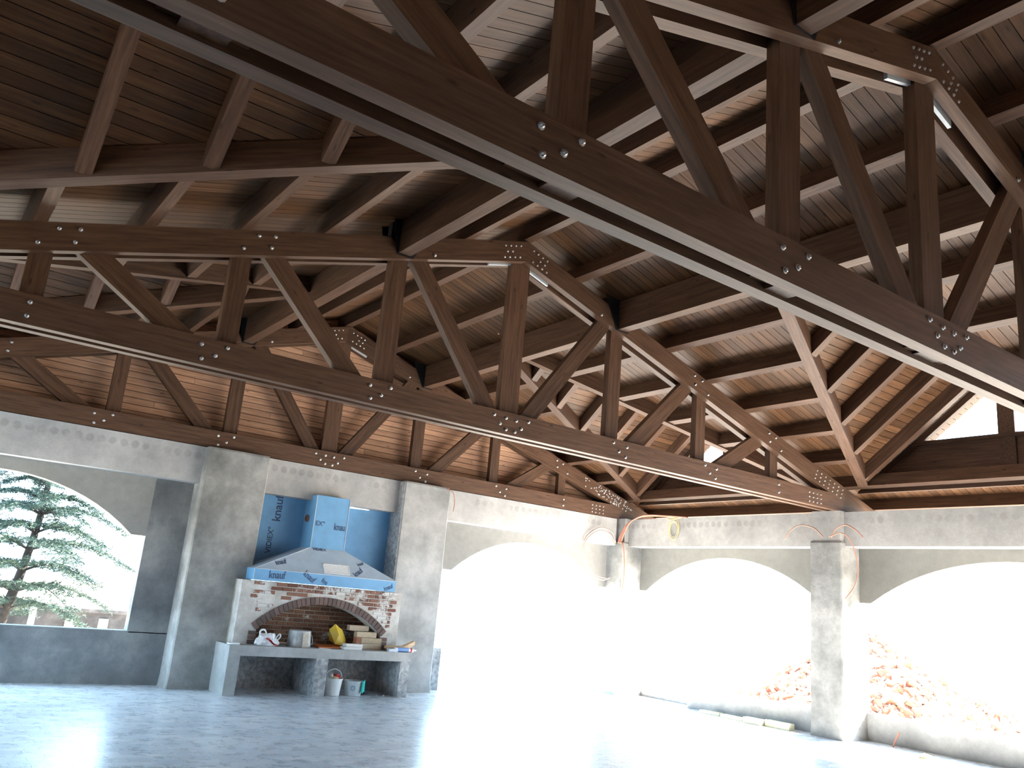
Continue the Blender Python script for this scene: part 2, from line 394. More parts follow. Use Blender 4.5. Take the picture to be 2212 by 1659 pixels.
# ------------------------------------------------------------------ roof: boards on dark deck, dormers
Y0 = [.48, TC[1], TC[2]]; Y1 = [TC[1], TC[2], YEND-.15]
MID = [-2.38, -7.44, -12.51]
BN = .115
def clip(poly, f):
    """keep the part of a 2D polygon where f>=0 (f linear)"""
    out = []
    for i in range(len(poly)):
        a, b = poly[i], poly[(i+1) % len(poly)]; fa, fb = f(a), f(b)
        if fa >= 0: out.append(a)
        if fa*fb < 0:
            k = fa/(fa-fb); out.append((a[0]+(b[0]-a[0])*k, a[1]+(b[1]-a[1])*k))
    return out
def area(p): return abs(sum(p[i][0]*p[(i+1) % len(p)][1]-p[(i+1) % len(p)][0]*p[i][1] for i in range(len(p))))/2
TG = (XG-XV0)/KV
for bi in range(3):
    mid = MID[bi]
    for s, side in ((1, 'arcade'), (-1, 'left')):
        P = lambda x, y: Vector((s*x, y, zroof(x)))
        nv = nrm(s)
        deck = []
        polys = [[(0, Y1[bi]), (XV0, mid), (0, Y0[bi])],
                 [(0, Y0[bi]), (XV0, mid), (XG, mid+TG), (XG, Y0[bi])],
                 [(0, Y1[bi]), (XG, Y1[bi]), (XG, mid-TG), (XV0, mid)],
                 [(XG, Y1[bi]), (XE, Y1[bi]), (XE, Y0[bi]), (XG, Y0[bi])]]
        root = None
        for pl in polys:
            q = [P(x, y)+nv*.022 for x, y in pl]
            o = prism('ceiling' if root is None else 'deck', q, nv*.06, M_DECK, root)
            if root is None: root = tag(o, kind='structure')
        # boards run down the slope
        n = int(round((Y0[bi]-Y1[bi])/BN)); w = (Y0[bi]-Y1[bi])/n
        for k in range(n):
            ya, yb = Y1[bi]+k*w+.0035, Y1[bi]+(k+1)*w-.0035
            strip = [(0.01, ya), (XE, ya), (XE, yb), (0.01, yb)]
            parts = []
            for sg in (1, -1):          # outside the valley on either half of the bay
                a = clip(clip(strip, lambda p: (p[1]-mid)*sg), lambda p: (p[1]-mid)*sg-(p[0]-XV0)/KV)
                parts.append(clip(a, lambda p: XG-p[0]))
            parts.append(clip(strip, lambda p: p[0]-XG))
            # join halves that belong to one full board
            full = all((abs(y-mid) > TG) for y in (ya, yb))
            if full: parts = [strip]
            for p_ in parts:
                if len(p_) < 3 or area(p_) < .004: continue
                prism('board', [P(x, y) for x, y in p_], nv*.022, M_BOARD, root, (s, 0, -s*SL*s))
        # dormer roof: boards run level from the valley to the gable
        for sg in (1, -1):
            D = lambda x, t: Vector((s*x, mid+sg*t, zdorm(t)))
            dn = Vector((0, sg*DS, 1)).normalized(); XO = XG+.45
            q = [D(XV0, 0)+dn*.022, D(XG, TG)+dn*.022, D(XO, TG)+dn*.022, D(XO, 0)+dn*.022]
            dr = tag(prism('ceiling', q, dn*.06, M_DECK, None, (1, 0, 0)), kind='structure')
            n = int(round(TG*math.sqrt(1+DS*DS)/.118)); w = TG/n
            for k in range(n):
                t0, t1 = k*w+.003, (k+1)*w-.003
                q = [D(XV0+KV*t0, t0), D(XO, t0), D(XO, t1), D(XV0+KV*t1, t1)]
                prism('board', q, dn*.022, M_BOARD, dr, (1, 0, 0))

# ------------------------------------------------------------------ trusses
BOLT = lathemesh([(.021, 0), (.021, .004), (.013, .006), (.013, .016), (.009, .019)], 8); BOLT.materials.append(M_BOLT)
SMALLB = lathemesh([(.014, 0), (.014, .003), (.009, .005), (.009, .011), (.006, .013)], 8); SMALLB.materials.append(M_BOLT)
RX = Matrix.Rotation(math.pi/2, 4, 'X')
def bolt(x, y, z, parent, small=False):
    return link('bolt', SMALLB if small else BOLT, None, parent, T_((x, y, z)) @ RX)
def truss(y, label):
    t = thing('roof_truss', (0, y+PT+GAP/2, ZB0), label, 'truss', 'timber roof trusses')
    xe = 7.64
    zl = lambda x: ZA0-SL*abs(x); zu = lambda x: ZA1-SL*abs(x)
    xb1 = (ZA0-ZB1)/SL; xb0 = (ZA0-ZB0)/SL
    front = []
    for k, yy in enumerate((y, y+PT+GAP)):
        bc = prism('bottom_chord', [(-xb0, yy, ZB0), (xb0, yy, ZB0), (xb1, yy, ZB1), (-xb1, yy, ZB1)], (0, PT, 0), M_BEAM, t)
        tcs = []
        for s in (-1, 1):
            # rafter in two lengths, shouldered where the heavy purlin hangs
            tcs.append(prism('top_chord', [(0, yy, zl(0)), (s*1.60, yy, zl(1.6)), (s*1.60, yy, zl(1.6)+.10), (s*1.38, yy, zu(1.38)), (0, yy, zu(0))], (0, PT, 0), M_BEAM, t, (s, 0, -SL)))
            tcs.append(prism('top_chord', [(s*1.60, yy, zl(1.6)), (s*xe, yy, zl(xe)), (s*xe, yy, zu(xe)), (s*1.86, yy, zu(1.86)), (s*1.72, yy, zl(1.6)+.06), (s*1.60, yy, zl(1.6)+.06)], (0, PT, 0), M_BEAM, t, (s, 0, -SL)))
        if k == 0: front = [bc]+tcs
    yw = y+PT+.002; tw_ = GAP-.004
    def web(name, a, b, w):
        a = Vector((a[0], yw+tw_/2, a[1])); b = Vector((b[0], yw+tw_/2, b[1]))
        beam(name, a, b, w, tw_, M_BEAM, t, (0, 1, 0), -tw_/2)
    web('post', (0, ZB0+.03), (0, ZA1-.03), .27)
    for s in (-1, 1):
        for x, w in ((1.66, .21), (3.36, .19), (5.03, .18)): web('post', (s*x, ZB0+.02), (s*x, zu(x)-.06), w)
        for (xa, za), (xb, zb) in (((1.40, 5.20), (.31, 3.75)), ((3.0, 4.68), (2.08, 3.75)), ((4.63, 4.24), (3.85, 3.74))):
            d = Vector((xb-xa, 0, zb-za)).normalized()
            web('diagonal', (s*(xa-d.x*.13), za-d.z*.13), (s*(xb+d.x*.2), zb+d.z*.2), .20)
        box('hanger_plate', min(s*1.42, s*1.80), max(s*1.42, s*1.80), y+PT+.004, y+PT+GAP-.004, zl(1.6)+.06, zu(1.6)+.19, M_BLACK, t)
        for yy, dy in ((y-.006, .006), (y+2*PT+GAP, .006)):
            prism('hanger_plate', [(s*1.55, yy, zl(1.6)+.01), (s*1.76, yy, zl(1.6)+.01), (s*1.84, yy, zu(1.6)+.15), (s*1.33, yy, zu(1.6)+.20)], (0, dy, 0), M_BLACK, t)  # steel plate drawn large: its black also paints the shadow beside it
        # packing blocks in the gap of the bottom chord
        for x in (1.75, 3.5, 5.03): box('packing_block', s*x-.17, s*x+.17, yw, yw+tw_, ZB0+.05, ZB1-.02, M_BEAM, t)
        # gusset plates at the apex
        prism('gusset_plate', [(s*.13, yw+.03, zl(.13)-.012), (s*.46, yw+.03, zl(.46)-.012), (s*.46, yw+.03, zl(.46)+.2), (s*.13, yw+.03, zl(.13)+.2)], (0, .03, 0), M_GUS, t)
    box('packing_block', -.25, .25, yw, yw+tw_, ZB0+.045, ZB1-.03, M_BEAM, t)
    # bolts on the face towards the room
    bc, ta, tb, tc2, td = front        # left upper, left lower, right upper, right lower
    zc = (ZB0+ZB1)/2
    for dx, dz in ((-.26, .07), (-.09, .06), (.06, .055), (.24, .075), (-.17, -.02), (-.08, -.075), (.05, -.08), (.14, -.03)): bolt(dx, y, zc+dz, bc)
    for s in (-1, 1):
        for x in (1.75, 3.5):
            for dx, dz in ((-.13, .08), (.11, .06), (-.03, -.02), (.09, -.075)): bolt(s*x-s*dx*-1, y, zc+dz, bc)
        for dz in (.06, -.06): bolt(s*5.03, y, zc+dz, bc)
        upc, loc_ = (ta, tb) if s < 0 else (tc2, td)
        for x in (3.26, 4.95):
            for dx, dz in ((-.16, .07), (.0, .075), (-.14, -.05), (.13, -.06)):
                xx = x+dx; bolt(s*xx, y, (zl(xx)+zu(xx))/2+dz, loc_)
        bolt(s*1.28, y, zl(1.28)+.05, upc)
        for i, (a, b_) in enumerate([(a, r) for r in (0, 1, 2) for a in range(4)]):
            if b_ == 1 and a in (0, 3): continue
            xx = .10+a*.075+(.04 if b_ == 1 else 0)
            bolt(s*xx, y, zl(xx)+.055+b_*.075, upc, True)
        for i in range(7):
            for r in range(3):
                xx = 5.95+i*.115+r*.03; bolt(s*xx, y, zl(xx)+.05+r*.075, loc_, True)
        for i in range(4):
            for r in range(3):
                xx = 5.80+i*.10; zz = ZB0+.05+r*.07
                if zz < zl(xx)-.05: bolt(s*xx, y, zz, bc, True)
    return t
TN = ['truss against the plank gable above the fireplace', 'second truss from the fireplace wall', 'third truss from the fireplace wall']
t3 = truss(TY[0], 'brown bolted timber truss against the plank gable above the fireplace')
t2 = truss(TY[1], 'brown double-plank timber truss with bolts, second from the fireplace wall')
t1 = truss(TY[2], 'dark double-plank timber truss with bolts, third from the fireplace wall')
# close bolting of the first truss where it meets the corner column
ends = [c for c in t3.children if c.name.startswith('top_chord')]
endc = [c for c in ends if WM[c.name].translation.x > 1 and abs(WM[c.name].translation.y) < .01][0]
random.seed(3)
for i in range(64):
    xx = random.uniform(5.55, 6.9); zz = ZA0-SL*xx+random.uniform(.03, .24)
    bolt(xx, 0, zz, endc, True)

# ------------------------------------------------------------------ purlins, valleys, rafters
BAYW = ['between first and second trusses', 'between second and third trusses', 'beyond the third truss']
ORD = {.85: 'first', 2.55: 'second', 3.4: 'third', 4.25: 'fourth', 5.1: 'fifth', 5.95: 'sixth', 6.8: 'seventh', 7.65: 'eighth'}
SIDE = {1: 'arcade slope', -1: 'opposite slope'}
PW = .115
for bi in range(3):
    ya, yb = (TC[0]+.22, TC[1]) if bi == 0 else (TC[bi], TC[bi+1])
    mid = MID[bi]; G = 'purlins under the roof boards'
    o = beam('purlin', (0, ya, ZA1+.008), (0, yb, ZA1+.008), PW, PD-.012, M_BEAM)
    tag(o, 'dark ridge purlin at the roof peak '+BAYW[bi], 'purlin', G)
    for s in (1, -1):
        nv = nrm(s)
        for x in (.85, 2.55, 3.4, 4.25, 5.1, 5.95, 6.8, 7.65):
            p = lambda yy: Vector((s*x, yy, ztop(x)+.002))
            if x < 2 or x > 6.7:
                o = beam('purlin', p(ya), p(yb), PW, PD-.003, M_BEAM, None, nv)
                tag(o, 'full-length purlin, %s below ridge, %s, %s' % (ORD[x], SIDE[s], BAYW[bi]), 'purlin', G)
            else:
                tt = (x-XV0)/KV+.03
                for yy, e, nm in ((ya, mid+tt, 'fireplace half'), (yb, mid-tt, 'other half')):
                    o = beam('purlin', p(yy), p(e), PW, PD-.003, M_BEAM, None, nv)
                    tag(o, 'short purlin, %s below ridge, %s, %s, %s' % (ORD[x], nm, SIDE[s], BAYW[bi]), 'purlin', G)
        zb_ = ZA0-SL*1.6+.03
        y_hi = TY[bi]-.004
        y_lo = (TY[bi+1]+2*PT+GAP+.008) if bi < 2 else YEND-.05
        o = beam('heavy_purlin', (s*1.66, y_hi, zb_), (s*1.66, y_lo, zb_), .15, zroof(1.735)-.012-zb_, M_BEAM)
        tag(o, 'deep heavy purlin on black plates, %s, %s' % (SIDE[s], BAYW[bi]), 'purlin', 'heavy purlins')
        # dormer: valleys, ridge and rafters
        for sg, nm in ((1, 'fireplace half'), (-1, 'other half')):
            a = Vector((s*(XV0+.28), mid+sg*.11, ztop(XV0+.28)-.01)); tf = (6.78-XV0)/KV
            b = Vector((s*6.78, mid+sg*tf, ztop(6.78)-.01))
            o = beam('valley_beam', a, b, .15, .245, M_BEAM)
            tag(o, 'dormer valley beam, %s, %s, %s' % (nm, SIDE[s], BAYW[bi]), 'beam', 'dormer valley beams')
            dn = Vector((0, sg*DS, 1)).normalized(); drop = PD*math.sqrt(1+DS*DS)
            for q, x in enumerate((2.5, 3.33, 4.15, 4.97, 5.79, 6.62)):
                tv = (x-XV0)/KV
                tv -= .085; a = Vector((s*x, mid+sg*tv, zdorm(tv)-drop)); b = Vector((s*x, mid+sg*.07, zdorm(.07)-drop))
                o = beam('jack_rafter', a, b, .12, PD-.003, M_BEAM, None, dn)
                tag(o, '%s dormer rafter from peak, %s, %s, %s' % (('first','second','third','fourth','fifth','sixth')[q], nm, SIDE[s], BAYW[bi]), 'rafter', 'dormer rafters')
        o = beam('dormer_ridge', (s*1.78, mid, zdorm(0)-.27), (s*(XG-.05), mid, zdorm(0)-.27), .12, .265, M_BEAM)
        tag(o, 'level dormer ridge beam, %s, %s' % (SIDE[s], BAYW[bi]), 'beam', 'dormer ridge beams')
        # dormer gable: panel below, two glazed panes above, centre post
        gb = thing('gable_window', (s*XG, mid, 3.95), 'glazed triangular dormer gable, %s, %s' % (SIDE[s], BAYW[bi]), 'window', 'dormer gable windows')
        X0 = s*XG; th = s*.06
        zs = 4.50; e = .10
        tb_ = lambda z: (zroof(XV0)-.012-z)/DS
        prism('panel', [(X0, mid-tb_(3.80), 3.80), (X0, mid+tb_(3.80), 3.80), (X0, mid+tb_(zs), zs), (X0, mid-tb_(zs), zs)], (th, 0, 0), M_BEAM, gb, (0, 1, 0))
        prism('sill_rail', [(X0-s*.04, mid-tb_(zs+.06), zs), (X0-s*.04, mid+tb_(zs+.06), zs), (X0-s*.04, mid+tb_(zs+.06), zs+.06), (X0-s*.04, mid-tb_(zs+.06), zs+.06)], (s*.1, 0, 0), M_BEAM, gb, (0, 1, 0))
        box('post', min(X0-s*.03, X0+s*.09), max(X0-s*.03, X0+s*.09), mid-.115, mid+.115, 3.95, zdorm(.115)-.02, M_BEAM, gb)
        for sg in (1, -1):
            lo = 3.82; A = lambda z, dd: (X0-s*.03, mid+sg*(tb_(z)-dd), z)
            za = zroof(XV0)-.03-DS*.115
            prism('frame_rafter', [A(lo, 0), A(lo, .16), (X0-s*.03, mid+sg*.115, za-DS*.16), (X0-s*.03, mid+sg*.115, za)], (s*.1, 0, 0), M_BEAM, gb, (0, -sg, DS))
            yb2 = mid+sg*(tb_(zs+.05)-.12)
            prism('pane', [(X0+s*.02, mid+sg*.10, zs+.05), (X0+s*.02, yb2, zs+.05), (X0+s*.02, mid+sg*.10, za-DS*.12)], (s*.008, 0, 0), M_GLASS, gb, (0, 1, 0))

# ------------------------------------------------------------------ fireplace
FX = .06
fp = thing('fireplace', (FX, -.3, 0), 'brick barbecue fireplace with arched opening and concrete counter between two piers', 'fireplace')
YF = -.45
ARC, ZC = 1.474, -.184
def zin(x, R=ARC):
    d = x-FX
    return ZC+math.sqrt(max(0, R*R-d*d))
pts = []
HJ = 1.02
n = 28
low = [(-1.28, .66), (FX-HJ, .66), (FX-HJ, .88)]+[(FX-HJ+2*HJ*i/n, zin(FX-HJ+2*HJ*i/n)) for i in range(1, n)]+[(FX+HJ, .88), (FX+HJ, .66), (1.38, .66)]
prism('mantel_wall', [(x, YF, z) for x, z in low]+[(1.38, YF, 1.565), (-1.28, YF, 1.565)], (0, .24, 0), M_MORTAR, fp)
box('firebox_back', -1.0, 1.36, .05, .12, .66, 1.57, M_MORTIN, fp)
box('firebox_side', -1.28, -1.0, -.22, .12, .66, 1.57, M_MORTIN, fp)
box('firebox_side', 1.14, 1.36, -.22, .12, .66, 1.57, M_MORTIN, fp)
box('firebox_roof', -1.05, 1.2, -.22, .12, 1.50, 1.565, M_MORTIN, fp)
# face bricks
bl, bhh, j = .160, .050, .013
_bc = {}
def brick(name, x0, x1, y, z0, mat, parent, proud=.012, h=bhh):
    k = (round(x1-x0, 3), h, mat.name)
    me = _bc.get(k)
    if me is None:
        L = x1-x0; c = .004
        me = mesh([(0, 0, 0), (L, 0, 0), (L, 0, h), (0, 0, h), (c, -proud, c), (L-c, -proud, c), (L-c, -proud, h-c), (c, -proud, h-c)],
                  [(0, 1, 2, 3), (4, 5, 6, 7), (0, 1, 5, 4), (1, 2, 6, 5), (2, 3, 7, 6), (3, 0, 4, 7)])
        me.materials.append(mat); _bc[k] = me
    return link(name, me, None, parent, T_((x0, y+random.uniform(-.003, .003), z0)))
row = 0; z = 1.565-bhh-.004
RO = ARC+.118
while z > .7:
    x = -1.27-(bl/2 if row % 2 else 0)
    while x < 1.37:
        a, b = max(x, -1.12 if z > 1.3 else -1.02), min(x+bl, 1.30 if z > 1.15 else 1.22)
        x += bl+j
        if b-a < .06: continue
        # outside the ring of arch bricks
        def clear(u): return abs(u-FX) > HJ+.13 or z > zin(u, RO)+.004 or False
        while b-a > .05 and not clear(a): a += .03
        while b-a > .05 and not clear(b): b -= .03
        if b-a < .06 or not clear((a+b)/2): continue
        if (z < 1.1 or a < -.75) and random.random() < .35: continue
        brick('brick', a, b, YF, z, M_BRICK, fp)
    z -= bhh+j; row += 1
# ring of arch bricks
am = mesh([(-.029, 0, 0), (.029, 0, 0), (.031, 0, .112), (-.031, 0, .112), (-.029, .22, 0), (.029, .22, 0), (.031, .22, .112), (-.031, .22, .112)],
          [(0, 1, 2, 3), (4, 5, 6, 7), (0, 1, 5, 4), (1, 2, 6, 5), (2, 3, 7, 6), (3, 0, 4, 7)]); am.materials.append(M_ARCHB)
half = math.asin(HJ/ARC)-.012; nb = int(2*half*ARC/.068)
for i in range(nb+1):
    th = -half+2*half*i/nb
    c = Vector((FX+ARC*math.sin(th), YF-.018, ZC+ARC*math.cos(th)))
    link('arch_brick', am, None, fp, T_(c) @ Matrix.Rotation(th, 4, 'Y'))
for sg in (-1, 1):
    zz = .672
    while zz < .86:
        box('arch_brick', min(FX+sg*HJ, FX+sg*(HJ+.115)), max(FX+sg*HJ, FX+sg*(HJ+.115)), YF-.018, YF+.2, zz, zz+.055, M_ARCHB, fp); zz += .064
# bricks lining the back of the firebox
row = 0; z = .68
while z < 1.45:
    x = -.99-(bl/2 if row % 2 else 0)
    while x < 1.13:
        a, b = max(x, -.99), min(x+bl, 1.13); x += bl+j
        if b-a > .06: brick('firebox_brick', a, b, .05, z, M_BRICKIN, fp)
    z += bhh+j; row += 1
# counter
o = box('counter_slab', -1.42, 1.50, -.78, .04, .53, .668, M_COUNTER, fp)
for x0, x1 in ((-1.415, -1.245), (-.095, .095), (1.32, 1.485)):
    box('leg', x0, x1, -.77, .10, 0, .535, M_ROUGH if x0 > -.2 else M_COUNTER, fp)
box('back_panel', -1.3, 1.4, .06, .14, 0, .56, M_ROUGH, fp)

# ------------------------------------------------------------------ hood of blue boards
hd = thing('range_hood', (.05, -.1, 1.57), 'pale blue plasterboard chimney hood with white vent over the brick fireplace', 'hood')
box('fascia', -1.14, 1.215, -.50, .22, 1.572, 1.742, M_BLUE, hd)
b0 = [(-1.14, -.50, 1.742), (1.215, -.50, 1.742), (1.215, .22, 1.742), (-1.14, .22, 1.742)]
b1 = [(-.205, -.20, 2.14), (.365, -.20, 2.14), (.365, .22, 2.14), (-.205, .22, 2.14)]
link('canopy', mesh(b0+b1, [(0, 1, 2, 3), (4, 5, 6, 7), (0, 1, 5, 4), (1, 2, 6, 5), (2, 3, 7, 6), (3, 0, 4, 7)]), M_BLUEL, hd)
box('duct', -.205, .365, -.20, .24, 2.135, 2.968, M_BLUE, hd)
for (a, b) in (((-1.145, -.505, 1.742), (1.22, -.505, 1.742)), ((-1.14, -.5, 1.742), (-.205, -.2, 2.14)), ((1.215, -.5, 1.742), (.365, -.2, 2.14)),
               ((-.207, -.202, 2.14), (-.207, -.202, 2.966)), ((.367, -.202, 2.14), (.367, -.202, 2.966)), ((-1.143, -.503, 1.575), (-1.143, -.503, 1.74))):
    beam('edge_tape', a, b, .009, .009, M_TAPE, hd, (0, -.3, 1), -.0045)
# vent on the sloping front
sl = Vector((0, .30, .398)).normalized(); nf = Vector((0, -.398, .30)).normalized()
Mv = Matrix(((1, sl.x, nf.x, .185), (0, sl.y, nf.y, -.50), (0, sl.z, nf.z, 1.742), (0, 0, 0, 1))) @ T_((0, .03, 0))
vg = link('vent_grille', boxmesh(-.225, .215, 0, .175, -.004, .006), M_WHITE, hd, Mv)
for x0, x1, y0, y1 in ((-.225, .215, 0, .014), (-.225, .215, .161, .175), (-.225, -.211, 0, .175), (.201, .215, 0, .175)):
    link('grille_frame', boxmesh(x0, x1, y0, y1, .006, .014), M_WHITE, vg, Mv)
for k in range(1, 9):
    link('slat', boxmesh(-.208, .198, .014+k*.0165, .014+k*.0165+.007, .006, .010), M_WHITE, vg, Mv)
def text(name, s, size, M, parent, sx=1.):
    cu = bpy.data.curves.new('t', 'FONT'); cu.body = s; cu.size = size; cu.extrude = .0008; cu.offset = size*.018; cu.align_x = 'CENTER'; cu.align_y = 'CENTER'
    ob = bpy.data.objects.new('t', cu); COL.objects.link(ob)
    dg = bpy.context.evaluated_depsgraph_get(); me = bpy.data.meshes.new_from_object(ob.evaluated_get(dg))
    bpy.data.objects.remove(ob); me.materials.clear()
    return link(name, me, M_INK, parent, M @ Matrix.Scale(sx, 4, (1, 0, 0)))
FRONT = lambda x, y, z, a=0: T_((x, y, z)) @ Matrix.Rotation(math.pi/2, 4, 'X') @ rotz(a)
text('lettering', 'knauf', .155, FRONT(-.79, -.502, 1.665, .03), hd, .75)
text('lettering', 'knauf', .13, FRONT(-.28, -.502, 1.685, -.6), hd, .75)
text('lettering', 'fou', .10, FRONT(-.02, -.502, 1.635, -.5), hd, .8)
text('lettering', 'knauf', .10, FRONT(1.09, -.502, 1.635, .4), hd, .75)
text('lettering', 'EX\u00b0', .10, FRONT(-.10, -.2025, 2.52, 0), hd)
text('lettering', 'knau', .15, FRONT(.24, -.2025, 2.50, 0), hd, .7)
SLP = lambda x, d, a=0: Matrix(((1, sl.x, nf.x, x), (0, sl.y, nf.y, -.50), (0, sl.z, nf.z, 1.742), (0, 0, 0, 1))) @ T_((0, d, .002)) @ rotz(a)
text('lettering', 'knauf', .12, SLP(-.73, .15, .3), hd, .7)
text('lettering', 'knauf', .13, SLP(.55, .10, .7), hd, .7)
text('lettering', 'knauf', .08, SLP(.62, .27, .4), hd, .7)
text('lettering', 'VIDIEX', .07, SLP(-.06, .47, 0), hd, 1.1)
bd = box('plaster_board', -1.07, -.20, .23, .25, 1.60, 2.93, M_BLUE)
tag(bd, 'blue plasterboard sheet left of the hood duct, printed with dark lettering', 'board', 'blue boards behind the hood')
text('lettering', 'knauf', .19, FRONT(-.66, .228, 2.70, math.pi/2), bd, 1.)
text('lettering', 'VIDIEX\u00b0', .12, FRONT(-.72, .228, 2.20, math.pi/2), bd, 1.)
b2 = prism('plaster_board', [(.36, .23, 1.6), (1.375, .23, 1.6), (1.375, .23, 2.905), (.95, .23, 2.893), (.94, .23, 2.883), (.36, .23, 2.868)], (0, .02, 0), M_BLUE)
tag(b2, 'blue plasterboard sheet between hood duct and rough pier, gap of light above', 'board', 'blue boards behind the hood')
# pipe stub through the left side of the duct
o = link('flue_pipe', lathemesh([(.055, 0), (.055, .035), (.047, .035), (.047, .004)], 20), plain('clay_pipe', (.22, .12, .09), .8), None, T_((-.205, .06, 2.60)) @ Matrix.Rotation(-math.pi/2, 4, 'Y'))
tag(o, 'short round clay flue stub on the side of the blue duct', 'pipe')

# ------------------------------------------------------------------ things on and under the counter
ZT = .668
def blob(rx, ry, rz, seed, amp=.25, sub=4, flat=True):
    b = bmesh.new(); bmesh.ops.create_icosphere(b, subdivisions=sub, radius=1)
    for v in b.verts:
        d = noise.noise(v.co*1.7+Vector((seed, 0, 0)))*amp+noise.noise(v.co*4.5+Vector((0, seed, 0)))*amp*.45
        v.co *= 1+d; v.co = Vector((v.co.x*rx, v.co.y*ry, v.co.z*rz))
        if flat and v.co.z < -rz*.55: v.co.z = -rz*.55
    for v in b.verts: v.co.z += rz*.55 if flat else 0
    me = bpy.data.meshes.new('b'); b.to_mesh(me); b.free(); return me
M_BAG = plain('thin_white_plastic', (.78, .78, .80), .35, 0, .6, .08, 12)
M_RED = plain('red_print', (.55, .03, .04), .5)
bag = thing('plastic_bag', (-.80, -.58, ZT), 'crumpled white plastic bag with red print and loop handles on the counter', 'bag')
link('body', blob(.155, .10, .115, 2.3, .38), M_BAG, bag, T_((-.82, -.58, ZT)))
link('handle', tubemesh(bez([(-.92, -.58, .77), (-.95, -.60, .86), (-.89, -.60, .885), (-.83, -.58, .80)]), .013), M_BAG, bag)
link('handle', tubemesh(bez([(-.72, -.58, .75), (-.66, -.60, .83), (-.64, -.60, .80), (-.69, -.58, .72)]), .013), M_BAG, bag)
for k, (x, z, a) in enumerate(((-.83, .755, -.5), (-.79, .725, -.6), (-.75, .70, -.4))):
    link('print', boxmesh(-.05, .05, -.001, .014, -.009, .009), M_RED, bag, T_((x, -.688, z)) @ Matrix.Rotation(-a, 4, 'Y'))
M_TIN = plain('cement_crusted_tin', (.40, .41, .41), .55, .3, .5, .35, 9)
pot = thing('mixing_pail', (-.30, -.50, ZT), 'grey cement-crusted pail standing upside down on the counter', 'pail')
link('body', lathemesh([(.178, 0), (.182, .012), (.176, .02), (.160, .225), (.150, .236)], 28), M_TIN, pot, T_((-.30, -.50, ZT)))
link('cement_crust', mesh([(-.045, 0, 0), (.045, 0, 0), (.038, .014, .205), (-.04, .014, .205), (-.045, .03, 0), (.045, .03, 0), (.038, .05, .205), (-.04, .05, .205)], [(0, 1, 2, 3), (4, 5, 6, 7), (0, 1, 5, 4), (1, 2, 6, 5), (2, 3, 7, 6), (3, 0, 4, 7)]), plain('dry_cement', (.60, .53, .44), .95, 0, .2, .2, 30), pot, T_((-.27, -.69, ZT+.004)))
link('handle', tubemesh(bez([(-.135, -.50, .86), (-.10, -.52, .80), (-.10, -.53, .72), (-.13, -.51, .69)]), .006), M_TIN, pot)
ys = link('yellow_sack', mesh([(.24, -.34, .93), (.32, -.36, 1.015), (.47, -.33, .93), (.56, -.30, .79), (.50, -.42, .70), (.32, -.44, .72), (.36, -.45, .86), (.43, -.22, .80), (.30, -.24, .76)],
     [(0, 1, 6), (1, 2, 6), (2, 3, 4), (2, 4, 6), (4, 5, 6), (5, 0, 6), (0, 8, 1), (1, 8, 7), (1, 7, 2), (2, 7, 3), (3, 7, 4), (4, 7, 8), (4, 8, 5), (5, 8, 0)]), plain('yellow_plastic', (.72, .50, .06), .4, 0, .5, .12, 8))
tag(ys, 'creased yellow plastic sack standing in the arched firebox', 'sack')
tr_ = prism('orange_tray', [(-.02, -.62, .672), (.50, -.62, .672), (.61, -.25, .672), (.05, -.25, .672)], (0, 0, .012), plain('orange_plastic', (.68, .18, .04), .45, 0, .5, .08))
tag(tr_, 'flat orange plastic tray tilted up inside the arched firebox', 'tray')
tr_.matrix_basis = tr_.matrix_basis @ Matrix.Rotation(.05, 4, 'X')
M_CARD = plain('white_card', (.80, .79, .76), .6, 0, .3, .05)
for (x0, x1, y0, y1, z0, z1, lb) in ((.35, .645, -.72, -.58, ZT, .708, 'white cardboard box on the counter edge, lower of two'),
                                     (.39, .66, -.70, -.56, .708, .752, 'white cardboard box stacked on another at the counter edge')):
    bx = box('carton', x0, x1, y0, y1, z0, z1, M_CARD); tag(bx, lb, 'box', 'white cartons on the counter')
    box('lid', x0-.004, x1+.004, y0-.004, y1+.004, z1-.012, z1, M_CARD, bx)
o = prism('paper_sheet', [(-.06, -.74, ZT), (.12, -.75, ZT), (.10, -.66, ZT), (-.04, -.65, ZT)], (0, 0, .006), M_WHITE); tag(o, 'flat white card lying before the orange tray on the counter', 'card')
lid = link('plastic_plate', lathemesh([(.088, 0), (.092, .008), (.09, .018), (.07, .02), (.06, .014)], 24), M_WHITE, None, T_((-1.32, -.62, ZT+.001))); tag(lid, 'round white plastic plate on the left end of the counter', 'plate')
def fbrick(x, y, z, L, lb, a=0., n=0):
    b = bmesh.new(); bmesh.ops.create_cube(b, size=1)
    for v in b.verts: v.co = Vector((v.co.x*L, v.co.y*.115, (v.co.z+.5)*.085))
    bmesh.ops.bevel(b, geom=b.edges[:], offset=.005, segments=1, affect='EDGES')
    me = bpy.data.meshes.new('fb'); b.to_mesh(me); b.free()
    o = link('fire_brick', me, M_FIREB, None, T_((x, y, z)) @ rotz(a)); tag(o, lb, 'brick', 'stacked fire bricks')
fbrick(.925, -.42, ZT, .36, 'cream fire brick on the counter at the bottom of the stack')
fbrick(.92, -.42, ZT+.087, .36, 'cream fire brick, second from the bottom of the stack')
fbrick(.835, -.40, ZT+.174, .35, 'cream fire brick, third from the bottom of the stack', .03)
fbrick(.745, -.30, ZT+.261, .33, 'cream fire brick on top of the stack', -.04)
o = box('fire_brick', .655, .738, -.475, -.36, ZT, ZT+.172, plain('reddish_brick', (.36, .17, .11), .9, 0, .2, .2)); tag(o, 'upright reddish brick beside the cream stack', 'brick')
